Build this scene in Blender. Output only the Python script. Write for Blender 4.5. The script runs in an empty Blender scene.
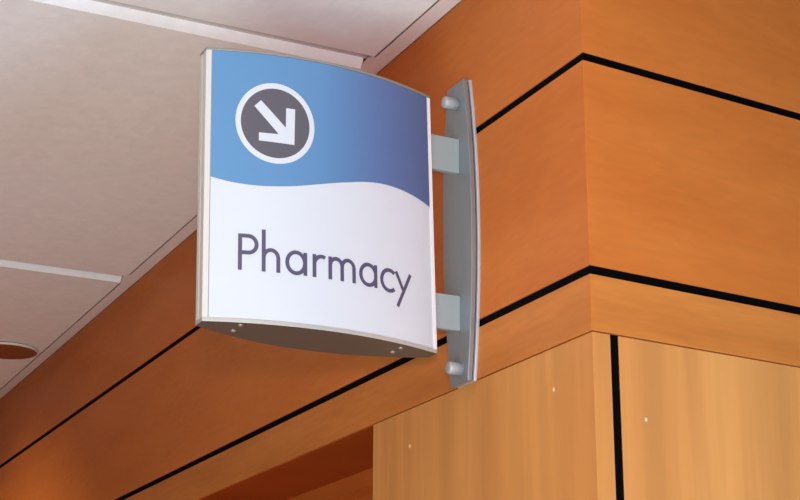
import bpy, math, random
from mathutils import Matrix, Vector

random.seed(4)
PI = math.pi
C = bpy.context.scene.collection
Z0 = 1.6                       # eye height: every z below is given relative to the eye

# ------------------------------------------------------------------ helpers
class MB:
    """collects faces, builds ONE mesh object"""
    def __init__(s):
        s.v = []; s.f = []; s.m = []; s.sm = []
    def face(s, pts, mi=0, smooth=False):
        i = len(s.v)
        s.v += [tuple(p) for p in pts]
        s.f.append(tuple(range(i, i + len(pts)))); s.m.append(mi); s.sm.append(smooth)
    def grid(s, rows, mi=0, closed=False, smooth=True):
        """rows: list of equally long point lists, shared vertices"""
        i = len(s.v); n = len(rows[0])
        for r in rows: s.v += [tuple(p) for p in r]
        for a in range(len(rows) - 1):
            for b in range(n if closed else n - 1):
                c = (b + 1) % n
                s.f.append((i + a*n + b, i + a*n + c, i + (a+1)*n + c, i + (a+1)*n + b))
                s.m.append(mi); s.sm.append(smooth)
    def prism(s, poly, z0, z1, mi=0, f=None):
        """vertical prism over a plan polygon; f maps (x, y, z) to a point"""
        f = f or (lambda x, y, z: (x, y, z))
        i = len(s.v); n = len(poly)
        s.v += [tuple(f(x, y, z0)) for x, y in poly] + [tuple(f(x, y, z1)) for x, y in poly]
        s.f.append(tuple(i + k for k in range(n))[::-1]); s.m.append(mi); s.sm.append(False)
        s.f.append(tuple(i + n + k for k in range(n))); s.m.append(mi); s.sm.append(False)
        for k in range(n):
            l = (k + 1) % n
            s.f.append((i + k, i + l, i + n + l, i + n + k)); s.m.append(mi); s.sm.append(False)
    def box(s, a, b, mi=0, f=None):
        s.prism([(a[0], a[1]), (b[0], a[1]), (b[0], b[1]), (a[0], b[1])], a[2], b[2], mi, f)
    def lathe(s, org, axis, prof, n=32, mi=0, cap=True):
        """prof: (radius, distance along axis)"""
        ax = Vector(axis).normalized()
        e1 = ax.orthogonal().normalized(); e2 = ax.cross(e1); o = Vector(org)
        rows = []
        for r, h in prof:
            rows.append([o + ax*h + (e1*math.cos(2*PI*k/n) + e2*math.sin(2*PI*k/n))*r for k in range(n)])
        s.grid(rows, mi, closed=True)
        if cap:
            s.face(rows[0][::-1], mi); s.face(rows[-1], mi)
    def build(s, name, mats, parent=None, bevel=0, loc=None, autosmooth=False):
        me = bpy.data.meshes.new(name)
        off = Vector((0, 0, Z0))
        org = Vector(loc) if loc else Vector((0, 0, 0))
        if parent is not None: org = WORLD[parent.name]
        me.from_pydata([tuple(Vector(p) + off - org) for p in s.v], [], s.f)
        if not isinstance(mats, (list, tuple)): mats = [mats]
        for m in mats: me.materials.append(m)
        for p, mi, sm in zip(me.polygons, s.m, s.sm):
            p.material_index = mi; p.use_smooth = sm
        me.update()
        import bmesh
        b = bmesh.new(); b.from_mesh(me)
        bmesh.ops.remove_doubles(b, verts=b.verts, dist=1e-6)
        bmesh.ops.recalc_face_normals(b, faces=b.faces)
        b.to_mesh(me); b.free()
        o = bpy.data.objects.new(name, me); C.objects.link(o)
        if parent is not None: o.parent = parent
        else: o.location = org
        WORLD[o.name] = org.copy()
        if bevel:
            md = o.modifiers.new('bevel', 'BEVEL'); md.width = bevel; md.segments = 2
            md.limit_method = 'ANGLE'; md.angle_limit = math.radians(40)
        return o
WORLD = {}

def empty(name, loc, parent=None):
    o = bpy.data.objects.new(name, None); C.objects.link(o)
    o.empty_display_size = .05
    w = Vector(loc) + Vector((0, 0, Z0))
    if parent is not None:
        o.parent = parent; o.location = w - WORLD[parent.name]
    else: o.location = w
    WORLD[o.name] = w
    return o
def tag(o, label=None, cat=None, group=None, kind=None):
    for k, v in (('label', label), ('category', cat), ('group', group), ('kind', kind)):
        if v: o[k] = v
    return o

# ------------------------------------------------------------------ materials
def mat(name, col, rough=.5, metal=0, spec=.5):
    m = bpy.data.materials.new(name); m.use_nodes = True
    b = m.node_tree.nodes['Principled BSDF']
    b.inputs['Base Color'].default_value = (*col, 1)
    b.inputs['Roughness'].default_value = rough
    b.inputs['Metallic'].default_value = metal
    b.inputs['Specular IOR Level'].default_value = spec
    return m
def noise_mat(name, c0, c1, scale, rough=.6, metal=0, bump=0, stretch=(1, 1, 1), spec=.3, detail=6, fine=None):
    """two-tone procedural surface; stretch is the noise frequency along x, y, z (metres)"""
    m = mat(name, c0, rough, metal, spec); nt = m.node_tree; N = nt.nodes; L = nt.links
    b = N['Principled BSDF']
    tc = N.new('ShaderNodeTexCoord'); mp = N.new('ShaderNodeMapping')
    geo = N.new('ShaderNodeNewGeometry')
    mp.inputs['Scale'].default_value = stretch
    L.new(geo.outputs['Position'], mp.inputs['Vector']); N.remove(tc)
    n = N.new('ShaderNodeTexNoise'); n.inputs['Scale'].default_value = scale; n.inputs['Detail'].default_value = detail
    L.new(mp.outputs[0], n.inputs['Vector'])
    r = N.new('ShaderNodeValToRGB')
    r.color_ramp.elements[0].position = .3; r.color_ramp.elements[0].color = (*c0, 1)
    r.color_ramp.elements[1].position = .7; r.color_ramp.elements[1].color = (*c1, 1)
    L.new(n.outputs['Fac'], r.inputs['Fac'])
    out = r.outputs['Color']
    if fine:
        n2 = N.new('ShaderNodeTexNoise'); n2.inputs['Scale'].default_value = fine[0]; n2.inputs['Detail'].default_value = 3
        L.new(mp.outputs[0], n2.inputs['Vector'])
        mr = N.new('ShaderNodeMapRange'); mr.inputs['From Min'].default_value = .35; mr.inputs['From Max'].default_value = .65
        mr.inputs['To Min'].default_value = 1 - fine[1]; mr.inputs['To Max'].default_value = 1 + fine[1]
        L.new(n2.outputs['Fac'], mr.inputs['Value'])
        mx = N.new('ShaderNodeVectorMath'); mx.operation = 'SCALE'
        L.new(out, mx.inputs[0]); L.new(mr.outputs[0], mx.inputs['Scale'])
        out = mx.outputs[0]
    L.new(out, b.inputs['Base Color'])
    if bump:
        bp = N.new('ShaderNodeBump'); bp.inputs['Strength'].default_value = bump; bp.inputs['Distance'].default_value = .002
        L.new(n.outputs['Fac'], bp.inputs['Height']); L.new(bp.outputs[0], b.inputs['Normal'])
    return m

WU0, WU1 = (.570, .156, .029), (.632, .189, .038)
wood_upper = noise_mat('maple_veneer_horizontal', WU0, WU1, 3.2, .38, stretch=(1, 1, 4.5), spec=.1, fine=(26, .035))
wood_band = noise_mat('maple_veneer_band', (.52, .165, .034), (.63, .22, .048), 3, .38, stretch=(1, 1, 8), spec=.1, fine=(20, .045))
wood_lower = noise_mat('maple_veneer_vertical', (.60, .24, .068), (.72, .325, .095), 9, .4, stretch=(1, 1, .07), spec=.1, fine=(34, .07))
wood_frame = noise_mat('maple_frame', (.50, .13, .024), (.58, .16, .030), 6, .4, stretch=(1, 1, 3), spec=.1)
wood_shaded = noise_mat('maple_soffit_shaded', (.30, .048, .008), (.37, .062, .011), 6, .4, stretch=(1, 1, 3), spec=.1)  # same timber, darkened in its colour to carry the soffit's shade
black = mat('black_reveal', (.0015, .0014, .0016), .8, 0, .05)
core_m = mat('dark_joint', (.10, .03, .01), .8)
tile_m = noise_mat('ceiling_tile', (.84, .83, .84), (.90, .89, .90), 45, .95, bump=.5, detail=4, spec=.15)
grid_m = mat('ceiling_grid_enamel', (.80, .78, .78), .5)
angle_m = mat('wall_angle_enamel', (.84, .80, .82), .5)
floor_m = noise_mat('floor_vinyl', (.42, .27, .18), (.50, .33, .23), 5, .5)
alu = noise_mat('satin_aluminium', (.30, .34, .37), (.34, .38, .41), 6, .38, .55, stretch=(6, 6, .6))
alu_dark = mat('satin_aluminium_gap', (.05, .055, .07), .5, .3)
alu_light = mat('bright_aluminium_edge', (.62, .66, .72), .35, .4)
tab_m = mat('painted_bracket', (.34, .40, .41), .45, .2)
knob_m = mat('brushed_cap', (.46, .49, .53), .5, .3)
trim_m = mat('sign_extrusion', (.68, .65, .62), .4, .15)
trim_dark = mat('sign_groove_and_shadow_line', (.30, .27, .25), .6)
trim_white = mat('sign_edge_white', (.88, .88, .90), .4)
cap_m = mat('sign_cap_grey', (.13, .115, .095), .45, .3)
white_m = mat('sign_face_white', (.62, .655, .705), .35)
letter_m = mat('sign_lettering_slate', (.085, .075, .135), .45)
disc_m = mat('sign_disc_grey', (.098, .092, .112), .45)
rim_m = mat('sign_cap_rim', (.50, .49, .45), .4, .2)
screw_m = mat('screw_steel', (.34, .31, .27), .3, .5)
fitting_face_m = mat('fitting_face_reflection', (.30, .10, .045), .5, .2)  # brown reflection put into the fitting's face colour
fitting_ring_m = mat('fitting_ring', (.72, .68, .60), .4)
fleck_m = mat('pale_pin', (.74, .52, .32), .4)
# printed blue field: the ink runs from sky blue to indigo along the sign
blue_m = mat('sign_blue_print', (.12, .34, .64), .4)
nt = blue_m.node_tree; N = nt.nodes; L = nt.links
at_ = N.new('ShaderNodeUVMap'); at_.uv_map = 'print'
sp = N.new('ShaderNodeSeparateXYZ'); rp = N.new('ShaderNodeValToRGB')
L.new(at_.outputs[0], sp.inputs[0]); L.new(sp.outputs['X'], rp.inputs['Fac']); L.new(rp.outputs['Color'], N['Principled BSDF'].inputs['Base Color'])
e = rp.color_ramp.elements
e[0].position = 0; e[0].color = (.100, .265, .48, 1)
e[1].position = 1; e[1].color = (.080, .125, .255, 1)
x = e.new(.45); x.color = (.104, .24, .45, 1)
x = e.new(.78); x.color = (.090, .155, .33, 1)

# ------------------------------------------------------------------ the timber-clad walls
zC, zU, zL, zP = .980, .780, .5234, .4543
HG = .0051                                   # half height of a black reveal
XP = -.5577                                  # left edge of the corner pillar
ang = -.08716
rd = Vector((math.sin(ang), math.cos(ang), 0)); rn = Vector((-rd.y, rd.x, 0))   # along / into the right wall
TH = .006
mit = None
def rpt(t, d):                               # point on the right wall, t along it, d into it
    p = rd*t + rn*d; return (p.x, p.y)
def corner(d):                               # mitre point at depth d behind both faces
    # y = d on the left wall; rd*t + rn*d on the right one
    t = (d - rn.y*d)/rd.y
    return rpt(t, d)
XL, TR = -6.0, 2.2
def left_poly(d0, d1, x0=XL): return [(x0, d0), corner(d0), corner(d1), (x0, d1)]
def right_poly(d0, d1, t1=TR): return [corner(d0), rpt(t1, d0), rpt(t1, d1), corner(d1)]
FL = -Z0
wl = tag(empty('wall_left', (0, 0, FL)), kind='structure')
wr = tag(empty('wall_right', (0, 0, FL)), kind='structure')
def panel(poly, z0, z1, m, par, name='wood_panel', bev=.0006):
    b = MB(); b.prism(poly, z0, z1); return b.build(name, m, par, bevel=bev)
for par, fn in ((wl, left_poly), (wr, right_poly)):
    panel(fn(0, TH), zU + HG, zC + .08, wood_upper, par)
    panel(fn(0, TH), zL + HG, zU - HG, wood_upper, par)
    panel(fn(0, TH), zP, zL - HG, wood_band, par)
    panel(fn(.002, TH), zU - HG, zU + HG, black, par, 'black_reveal', 0)
    panel(fn(.002, TH), zL - HG, zL + HG, black, par, 'black_reveal', 0)
# header body behind the panels (its underside is the opening's soffit)
SOF = .144
b = MB(); b.prism(left_poly(TH, SOF), zP, zC + .08); b.build('header_core', wood_shaded, wl)
b = MB(); b.prism(right_poly(TH, .14), FL, zC + .08); b.build('wall_core', core_m, wr)
# lower pillar, set back a hair under the header band
IN = .0015
pil = [(XP, IN), corner(IN), corner(TH), (XP, TH)]
panel(pil, FL, zP - .0012, wood_lower, wl)
b = MB(); b.prism([(XP, TH), corner(TH), corner(SOF), (XP, SOF)], FL, zP); b.build('pillar_core', wood_shaded, wl)
# right wall, lower part: narrow corner strip, vertical black reveal, wide panel
def rseg(t0, t1, d0, d1): return [rpt(t0, d0), rpt(t1, d0), rpt(t1, d1), rpt(t0, d1)]
panel([corner(IN), rpt(.0264, IN), rpt(.0264, TH), corner(TH)], FL, zP - .0012, wood_lower, wr)
panel(rseg(.0264, .0382, .0032, TH), FL, zP - .001, black, wr, 'black_reveal', 0)
panel(rseg(.0382, TR, IN, TH), FL, zP - .0012, wood_lower, wr)
# far part of the left wall beyond the opening
XQ = -2.6
panel([(XL, IN), (XQ, IN), (XQ, SOF), (XL, SOF)], FL, zP - .0012, wood_lower, wl)
# the door in the opening
dr = tag(empty('door_1', (-1.55, .16, FL)), kind='structure')
ZD = .4288
b = MB(); b.box((XQ, SOF, ZD), (XP, SOF + .041, zP + .05)); b.box((XQ, SOF, FL), (XQ + .07, SOF + .041, ZD)); b.box((XP - .07, SOF, FL), (XP, SOF + .041, ZD))
b.build('door_frame', wood_frame, dr, bevel=.001)
b = MB(); b.box((XQ, SOF + .041, FL), (XP, SOF + .085, zP + .05)); b.build('door_panel', wood_frame, dr)

# pale pins in the timber
def pin(p, axis, name, label, group=None):
    b = MB(); b.lathe((0, 0, 0), axis, [(.0017, -.001), (.0019, .0006), (.0012, .0014), (.0004, .0016)], 12)
    for i, v in enumerate(b.v): b.v[i] = (v[0] + p[0], v[1] + p[1], v[2]*1.5 + p[2])
    o = b.build(name, fleck_m, None, loc=(p[0], p[1], p[2] + Z0))
    tag(o, label, 'pin', group)
pin((-.0835, IN, .4052), (0, -1, 0), 'pin', 'tiny pale pin in the light maple pillar just left of the corner edge')
pin((-.4437, IN, .4037), (0, -1, 0), 'pin', 'tiny pale pin in the light maple pillar near the dark doorway, below the sign')
q = rpt(.0718, IN); pin((q[0], q[1], .3638), tuple(-rn), 'pin', 'tiny pale pin right of the vertical black stripe, on the right wall')

# ------------------------------------------------------------------ ceiling
ce = tag(empty('ceiling', (0, 0, zC)), kind='structure')
ZT = .968; P0 = -.4755; PIT = 1.2; YG = -.041
def tile(x0, x1, y0, y1):
    """tegular tile: flat face at ZT, chamfered rim up to the grid"""
    c = .002; b = MB(); h = zC + .02
    lo = [(x0, y0, ZT), (x1, y0, ZT), (x1, y1, ZT), (x0, y1, ZT)]
    # the chamfer only shows on the x1 side, the others are nearly square
    mid = [(x0 - .003, y0 - .003, zC + .007), (x1 + c, y0 - .003, zC + .007), (x1 + c, y1 + .004, zC + .007), (x0 - .003, y1 + .004, zC + .007)]
    b.face(lo[::-1])
    for k in range(4):
        l = (k + 1) % 4
        b.face([lo[k], lo[l], mid[l], mid[k]])
    b.face(mid)
    return b.build('ceiling_tile', tile_m, ce)
for i in range(-4, 2):
    xa = P0 + PIT*i; xb = xa + PIT - .047
    if xa < .3:
        for j in range(3):
            yb = YG - j*PIT; ya = yb - PIT + .05
            tile(xa, xb if i < 0 else xb, ya, yb)
b = MB()
for i in range(-4, 3):
    xm = P0 + PIT*i - .016
    b.box((xm - .03, -3.7, zC + .0055), (xm + .02, YG + .015, zC + .0075))
for j in range(1, 4):
    ym = YG - j*PIT + .025
    b.box((-5.4, ym - .03, zC + .0056), (2.0, ym + .03, zC + .0074))
b.build('ceiling_grid', mat('ceiling_grid_shaded', (.58, .53, .53), .6), ce)  # flange colour darkened to give the contact shadow beside the tiles
b = MB(); b.box((-6, -3.8, zC + .03), (2.2, .02, zC + .05)); b.build('ceiling_slab', grid_m, ce)
b = MB(); b.box((-6, -.0268, zC), (.0, -.0005, zC + .0015)); b.box((-6, -.002, zC), (.0, -.0003, zC + .025))
for i in range(-4, 1):
    xm = P0 + PIT*i; b.box((xm - .09, YG + .006, zC + .0002), (xm - .028, -.0266, zC + .0017))
tag(b.build('trim_1', angle_m), kind='structure')
b = MB(); b.box((-6, -4, FL - .02), (3, 2.4, FL)); tag(b.build('floor', floor_m), kind='structure')

# round fitting under the tile: brown reflection in the face colour, pale side, a dark neck above it
dc = (-2.385, -.127)
dl = tag(empty('ceiling_fitting', (dc[0], dc[1], ZT)), 'flat round ceiling fitting with brown reflection in its face and pale rim, on the white ceiling', 'ceiling fitting')
b = MB(); b.lathe((dc[0], dc[1], ZT), (0, 0, -1), [(.068, -.001), (.068, .0025)], 48); b.build('neck', mat('fitting_neck', (.12, .10, .07), .6), dl)
b = MB(); b.lathe((dc[0], dc[1], ZT), (0, 0, -1), [(.068, .0024), (.075, .0025), (.0765, .0035), (.0765, .0075), (.0745, .0085), (.071, .0085)], 64, cap=False)
b.build('rim', fitting_ring_m, dl)
b = MB(); b.lathe((dc[0], dc[1], ZT), (0, 0, -1), [(.0735, .0086), (.05, .0089), (.02, .0091), (.001, .0091)], 64, cap=False)
b.build('face', fitting_face_m, dl)

# ------------------------------------------------------------------ the projecting sign
XS, AA, Y0, Y1, SF, SR, WW = -.28, -.0358, -.3578, -.0538, .0308, .0403, .0109
ST, SB, SRZ, TY, TX = .8184, .4878, .4828, -.0296, .0022
def body(t, side, z, off=0.0, w=WW):
    """t 0..1 from the outer edge to the wall edge, side +1 front / -1 rear"""
    y = Y0 + (Y1 - Y0)*t
    s = SF if side > 0 else SR
    x = XS + AA*(y - Y1) + side*(w + s*4*t*(1 - t))
    if off:
        dx = side*s*4*(1 - 2*t)/(Y1 - Y0)
        l = math.hypot(1, dx); x += side*off/l; y += -side*off*(dx)/l if side > 0 else off*dx/l
    return (x + TX*(z - .6), y + TY*(z - .6), z)
NT = 200
arc = [0]
for k in range(NT):
    a, b_ = k/NT, (k + 1)/NT
    arc.append(arc[-1] + math.hypot((Y1 - Y0)/NT, SF*4*(b_*(1 - b_) - a*(1 - a))))
def tof(u):
    u = min(max(u, 0), arc[-1] - 1e-9)
    lo = 0
    while arc[lo + 1] < u: lo += 1
    return (lo + (u - arc[lo])/(arc[lo + 1] - arc[lo]))/NT
def S(u, z, off):                             # millimetres on the printed face -> point
    return body(tof(u/1000), 1, z/1000, off)
LEN = arc[-1]*1000

sign = tag(empty('projecting_sign', (-.28, 0, .64)), 'blue and white curved Pharmacy sign on a grey bracket, projecting from the maple wall', 'sign')
# faces
def face_panel(side, mi):
    b = MB(); n = 48; t0, t1 = .012, .988
    rows = [[body(t0 + (t1 - t0)*k/n, side, z, 0) for k in range(n + 1)] for z in (SB, ST)]
    b.grid(rows)
    rows2 = [[body(t0 + (t1 - t0)*k/n, side, z, -.003) for k in range(n + 1)] for z in (SB, ST)]
    b.grid(rows2)
    return b.build('face_panel', white_m, sign)
front = face_panel(1, 0); rear = face_panel(-1, 0)
# blue field with a wavy lower edge
wave = [(0, 659.5), (6.7, 657.5), (29.4, 652.5), (50.7, 650.4), (72.2, 650.5), (97.6, 653.1), (120, 657.3), (146.9, 663.8), (171, 669.7),
        (200.6, 676.5), (227.5, 679.9), (251.3, 679.9), (271.5, 678), (290.1, 674.7), (305.7, 670.6), (314, 668)]
def wv(u):
    for k in range(len(wave) - 1):
        if wave[k][0] <= u <= wave[k + 1][0]:
            p1, p2 = wave[k], wave[k + 1]
            p0 = wave[k - 1] if k else p1; p3 = wave[k + 2] if k + 2 < len(wave) else p2
            m1 = (p2[1] - p0[1])/(p2[0] - p0[0]); m2 = (p3[1] - p1[1])/(p3[0] - p1[0])
            h = p2[0] - p1[0]; t = (u - p1[0])/h
            return (2*t**3 - 3*t*t + 1)*p1[1] + (t**3 - 2*t*t + t)*h*m1 + (-2*t**3 + 3*t*t)*p2[1] + (t**3 - t*t)*h*m2
b = MB(); n = 80; UL, UR = 5.0, LEN - 3.5
us = [UL + (UR - UL)*k/n for k in range(n + 1)]
b.grid([[S(u, wv(u), .0003) for u in us], [S(u, ST*1000, .0003) for u in us]])
bf = b.build('blue_field', blue_m, front)
uvl = bf.data.uv_layers.new(name='print')
inv = {}
for lp in bf.data.loops:
    y = bf.data.vertices[lp.vertex_index].co.y + WORLD[bf.name].y
    uvl.data[lp.index].uv = ((y - (Y0 - .006))/(Y1 - Y0), 0)
b = MB(); b.grid([[S(u, z, .0006) for u in (5.2, 6.5)] for z in (SB*1000, ST*1000)]); b.build('panel_shadow_line', trim_dark, front)  # painted strip standing in for the thin shadow between frame and panel
# roundel and arrow
RC = (83.6, 730.9); RX, RY = 48.6, 51.2
def ell(rx, ry, off, n=64): return [S(RC[0] + rx*math.cos(2*PI*k/n + .0), RC[1] + ry*math.sin(2*PI*k/n), off) for k in range(n)]
b = MB(); b.grid([ell(RX, RY, .0007), ell(RX - 6.4, RY - 7, .0007)], closed=True); b.build('roundel_ring', white_m, front)
b = MB()
b.grid([ell((RX - 6)*f + .01, (RY - 6.6)*f + .01, .0006) for f in (1, .75, .5, .25, 0)], closed=True); b.build('roundel_disc', disc_m, front)
b = MB()
def poly(pts, off):
    # fine strips so that the print follows the curved face
    n = 14
    if len(pts) == 3: pts = pts + [pts[2]]
    A, B_, C_, D = pts
    mix = lambda p, q, t: (p[0] + (q[0] - p[0])*t, p[1] + (q[1] - p[1])*t)
    b.grid([[S(*mix(mix(A, D, i/n), mix(B_, C_, i/n), j/n), off) for j in range(n + 1)] for i in range(n + 1)])
poly([(96.4, 751.8), (107.6, 751.8), (106.6, 706.0), (95.9, 725.8)], .0010)
poly([(63.2, 716.8), (63.2, 706.6), (106.6, 706.0), (87.3, 717.2)], .0010)
poly([(57.6, 750.0), (65.6, 758.2), (95.9, 726.6), (87.3, 717.2)], .0010)
poly([(95.9, 726.6), (106.6, 706.0), (87.3, 717.2)], .0010)
b.build('arrow', white_m, front)
# lettering
def arcp(cx, cz, rx, rz, a0, a1, n=22):
    return [(cx + rx*math.cos(math.radians(a0 + (a1 - a0)*k/n)), cz + rz*math.sin(math.radians(a0 + (a1 - a0)*k/n))) for k in range(n + 1)]
def ribbon(b, pts, w, off):
    L_, R_ = [], []
    for k, p in enumerate(pts):
        a = pts[max(k - 1, 0)]; c = pts[min(k + 1, len(pts) - 1)]
        d = Vector((c[0] - a[0], c[1] - a[1])).normalized()
        L_.append(S(p[0] - d.y*w/2, p[1] + d.x*w/2, off)); R_.append(S(p[0] + d.y*w/2, p[1] - d.x*w/2, off))
    b.grid([L_, R_], smooth=False)
W = 4.7; B0 = 545.6; XH = 573.6
letters = [
 [[(41.9, B0), (41.9, 589.5)], [(41.9, 587.2), (51.5, 587.2)] + arcp(51.5, 577.1, 9.8, 10.1, 88, -88) + [(51.5, 567.0), (41.9, 567.0)]],
 [[(69.7, B0), (69.7, 596.5)], arcp(78.4, 562.4, 8.7, 9.9, 180, 0) + [(87.1, B0)]],
 [arcp(108.6, 560.1, 10.8, 12.7, 0, 360, 40), [(119.9, B0), (119.9, XH)]],
 [[(131.3, B0), (131.3, XH)], arcp(140.6, 561.5, 9.3, 10.2, 180, 62)],
 [[(151.4, B0), (151.4, XH)], arcp(159.2, 563, 7.8, 8.8, 180, 0) + [(167.0, B0)], arcp(175.0, 563, 8.0, 9.2, 180, 0) + [(183.0, B0)]],
 [arcp(203.2, 559.7, 10.8, 12.6, 0, 360, 40), [(213.7, B0 - .3), (213.7, XH)]],
 [arcp(234.2, 558.6, 11.6, 12.9, 48, 312, 30)],
 [[(244.9, 572.2), (256.6, 549.6)], [(268.4, 572.6), (246.6, 528.8)]],
]
for i, st in enumerate(letters):
    b = MB()
    for j, s_ in enumerate(st): ribbon(b, s_, W if i != 7 else 4.5, .0006 + .00004*j)
    b.build('letter', letter_m, front)

# top and bottom caps: lens-shaped plates
def lens(z0, z1, grow, m, name, rim):
    b = MB(); n = 36
    t0 = -.004; t1 = 1.004
    ring = [(t0 + (t1 - t0)*k/n, 1) for k in range(n + 1)] + [(t1 - (t1 - t0)*k/n, -1) for k in range(n + 1)]
    def outl(z, g): return [body(t, s, z, 0, WW + g) for t, s in ring]
    lo = outl(z0, grow); hi = outl(z1, grow)
    b.face(lo[::-1]); b.face(hi)
    for k in range(len(ring)):
        l = (k + 1) % len(ring)
        b.face([lo[k], lo[l], hi[l], hi[k]], 1, smooth=False)
    return b.build(name, [m, rim], sign, bevel=.0005)
lens(ST, ST + .0035, .0012, cap_m, 'top_cap', mat('sign_top_rim', (.27, .26, .22), .4, .2))
bc = lens(SRZ, SB, .0012, cap_m, 'bottom_cap', rim_m)
for sx, sy in ((-.2505, -.311), (-.2775, -.310), (-.260, -.1025), (-.282, -.1025)):
    b = MB(); b.lathe((sx - .002, sy, SRZ), (0, 0, -1), [(.0034, 0), (.0034, .001), (.0022, .0022), (.0005, .0024)], 16)
    b.build('screw', screw_m, bc)
# side extrusions
def ext(pts, m, name, z0=SB, z1=ST, bev=0):
    b = MB(); b.prism(pts, z0, z1, 0, lambda x, y, z: (x + TX*(z - .6), y + TY*(z - .6), z))
    return b.build(name, m, sign, bevel=bev)
def sk(t, side, dx, dy=0):
    y = Y0 + (Y1 - Y0)*t; s = SF if side > 0 else SR
    return (XS + AA*(y - Y1) + side*(WW + s*4*t*(1 - t)) + dx, y + dy)
# near (outer) edge: two light ribs and a recessed groove between them
xn = XS + AA*(Y0 - Y1)
n_ext = ext([(xn - WW, Y0 - .001), (xn - .0035, Y0 - .001), (xn - .0035, Y0 + .001), (xn + .0005, Y0 + .001), (xn + .0005, Y0 - .001), (xn + WW, Y0 - .001),
     sk(.016, 1, .0011), sk(.016, 1, -.001), sk(.016, -1, .001), sk(.016, -1, -.0011)], trim_m, 'edge_extrusion')
b = MB(); b.prism([(xn - .0035, Y0 + .0004), (xn + .0005, Y0 + .0004), (xn + .0005, Y0 + .0009), (xn - .0035, Y0 + .0009)], SB, ST, 0, lambda x, y, z: (x + TX*(z - .6), y + TY*(z - .6), z))
b.build('groove', trim_dark, n_ext)
xf = XS
ext([sk(.986, 1, -.001), sk(.986, 1, .0011), (xf + WW + .001, Y1 + .001), (xf - WW, Y1 + .001), sk(.986, -1, -.0011), sk(.986, -1, .001)], trim_white, 'edge_extrusion')
# wall plate: two barrel-shaped leaves with a dark gap
PZ0, PZ1 = .4515, .8545
def plate(y0, y1, dx, m, name, grow=0, bev=.0008):
    b = MB(); n = 28; L_, R_ = [], []
    for k in range(n + 1):
        t = k/n; z = PZ0 - grow + (PZ1 - PZ0 + 2*grow)*t
        c = -.2812 - .0048*t; h = .0222 + .0163*4*t*(1 - t) + grow
        L_.append((c - h + dx, z)); R_.append((c + h + dx, z))
    # slanted ends are cut square
    out = R_ + L_[::-1]
    f = [(x, y0, z) for x, z in out]; g = [(x, y1, z) for x, z in out]
    b.face(f); b.face(g[::-1])
    for k in range(len(out)):
        l = (k + 1) % len(out); b.face([f[k], f[l], g[l], g[k]])
    return b.build(name, m, sign, bevel=bev)
plate(-.0125, -.0062, 0, alu, 'wall_plate')
plate(-.0062, -.0040, 0, alu_dark, 'plate_gap', -.0022, 0)
plate(-.0040, 0, .001, alu_light, 'back_plate')
for z0, z1 in ((.7270, .7740), (.5180, .5630)):
    b = MB(); b.box((-.284, Y1 - .002 + TY*((z0 + z1)/2 - .6), z0), (-.276, -.0125, z1)); b.build('bracket', tab_m, sign, bevel=.0008)
for x, z in ((-.2835, .8255), (-.2755, .4690)):
    b = MB(); b.lathe((x, -.0125, z), (0, -1, 0), [(.0080, 0), (.0080, .0165), (.0076, .0178), (.0066, .0186), (.003, .0188), (.0004, .0188)], 28)
    b.build('standoff_bolt', knob_m, sign)

# ------------------------------------------------------------------ light
def area(name, loc, target, size, power, col):
    l = bpy.data.lights.new(name, 'AREA'); l.shape = 'DISK'; l.size = size; l.energy = power; l.color = col
    o = bpy.data.objects.new(name, l); C.objects.link(o)
    o.location = Vector(loc) + Vector((0, 0, Z0))
    d = Vector(target) - Vector(loc); o.rotation_euler = d.to_track_quat('-Z', 'Y').to_euler()
    return o
area('fill_low', (1.35, -1.5, -1.05), (-.2, -.2, .9), 1.4, 34, (.70, 1, .98))  # unseen fill lamp, added low down to brighten ceiling and sign
area('fill_far', (2.6, -1.3, -.5), (-.1, -.1, .6), 1.5, 23, (.75, .97, 1))  # second added fill, evens out the sign's shadow on the ceiling
area('fill_right', (2.2, .3, -.7), (0, .2, .6), 1.0, 33, (.46, .72, 1))  # added cool fill from the right, no source there
area('camera_flash', (1.43, -.935, .135), (-.3, -.1, .6), .06, 16, (1, .62, .58))
# added spots on the floor, outside the frame, for warm bounce upward
for k, (x, y) in enumerate(((-3.2, -1.9), (-1.4, -1.9), (.4, -2.1), (1.6, -.6), (-2.2, -3.2))):
    l = bpy.data.lights.new('floor_bounce_spot', 'SPOT'); l.energy = 94; l.color = (1, .38, .12); l.spot_size = math.radians(84); l.spot_blend = .6; l.shadow_soft_size = .06
    o = bpy.data.objects.new('floor_bounce_spot', l); C.objects.link(o); o.location = (x, y, .90 + Z0)
l = bpy.data.lights.new('wall_washer', 'SPOT'); l.energy = 165; l.color = (1, .84, .50); l.spot_size = math.radians(60); l.spot_blend = 1; l.shadow_soft_size = .05
o = bpy.data.objects.new('wall_washer', l); C.objects.link(o); o.location = (-2.65, -1.9, .93 + Z0)
o.rotation_euler = (math.radians(59), 0, 0)
w = bpy.data.worlds.new('room'); bpy.context.scene.world = w; w.use_nodes = True
bg = w.node_tree.nodes['Background']; bg.inputs['Color'].default_value = (1, .6, .45, 1); bg.inputs['Strength'].default_value = .02

# ------------------------------------------------------------------ camera
cam = bpy.data.cameras.new('camera'); co = bpy.data.objects.new('camera', cam); C.objects.link(co)
R = Vector((0.44148079, 0.89725881, 0.00461831)); U = Vector((0.27640374, -0.14089288, 0.95065776)); F = Vector((-0.85363674, 0.41842062, 0.31020719))
M = Matrix((R, U, -F)).transposed().to_4x4(); M.translation = Vector((1.40558166, -.921, Z0)); co.matrix_world = M
cam.sensor_width = 36; cam.lens = 1592.2174*36/800; cam.clip_start = .02
sc = bpy.context.scene; sc.camera = co
vs = sc.view_settings; vs.view_transform = 'Standard'; vs.look = 'None'; vs.gamma = 1; vs.exposure = 0; vs.use_curve_mapping = False
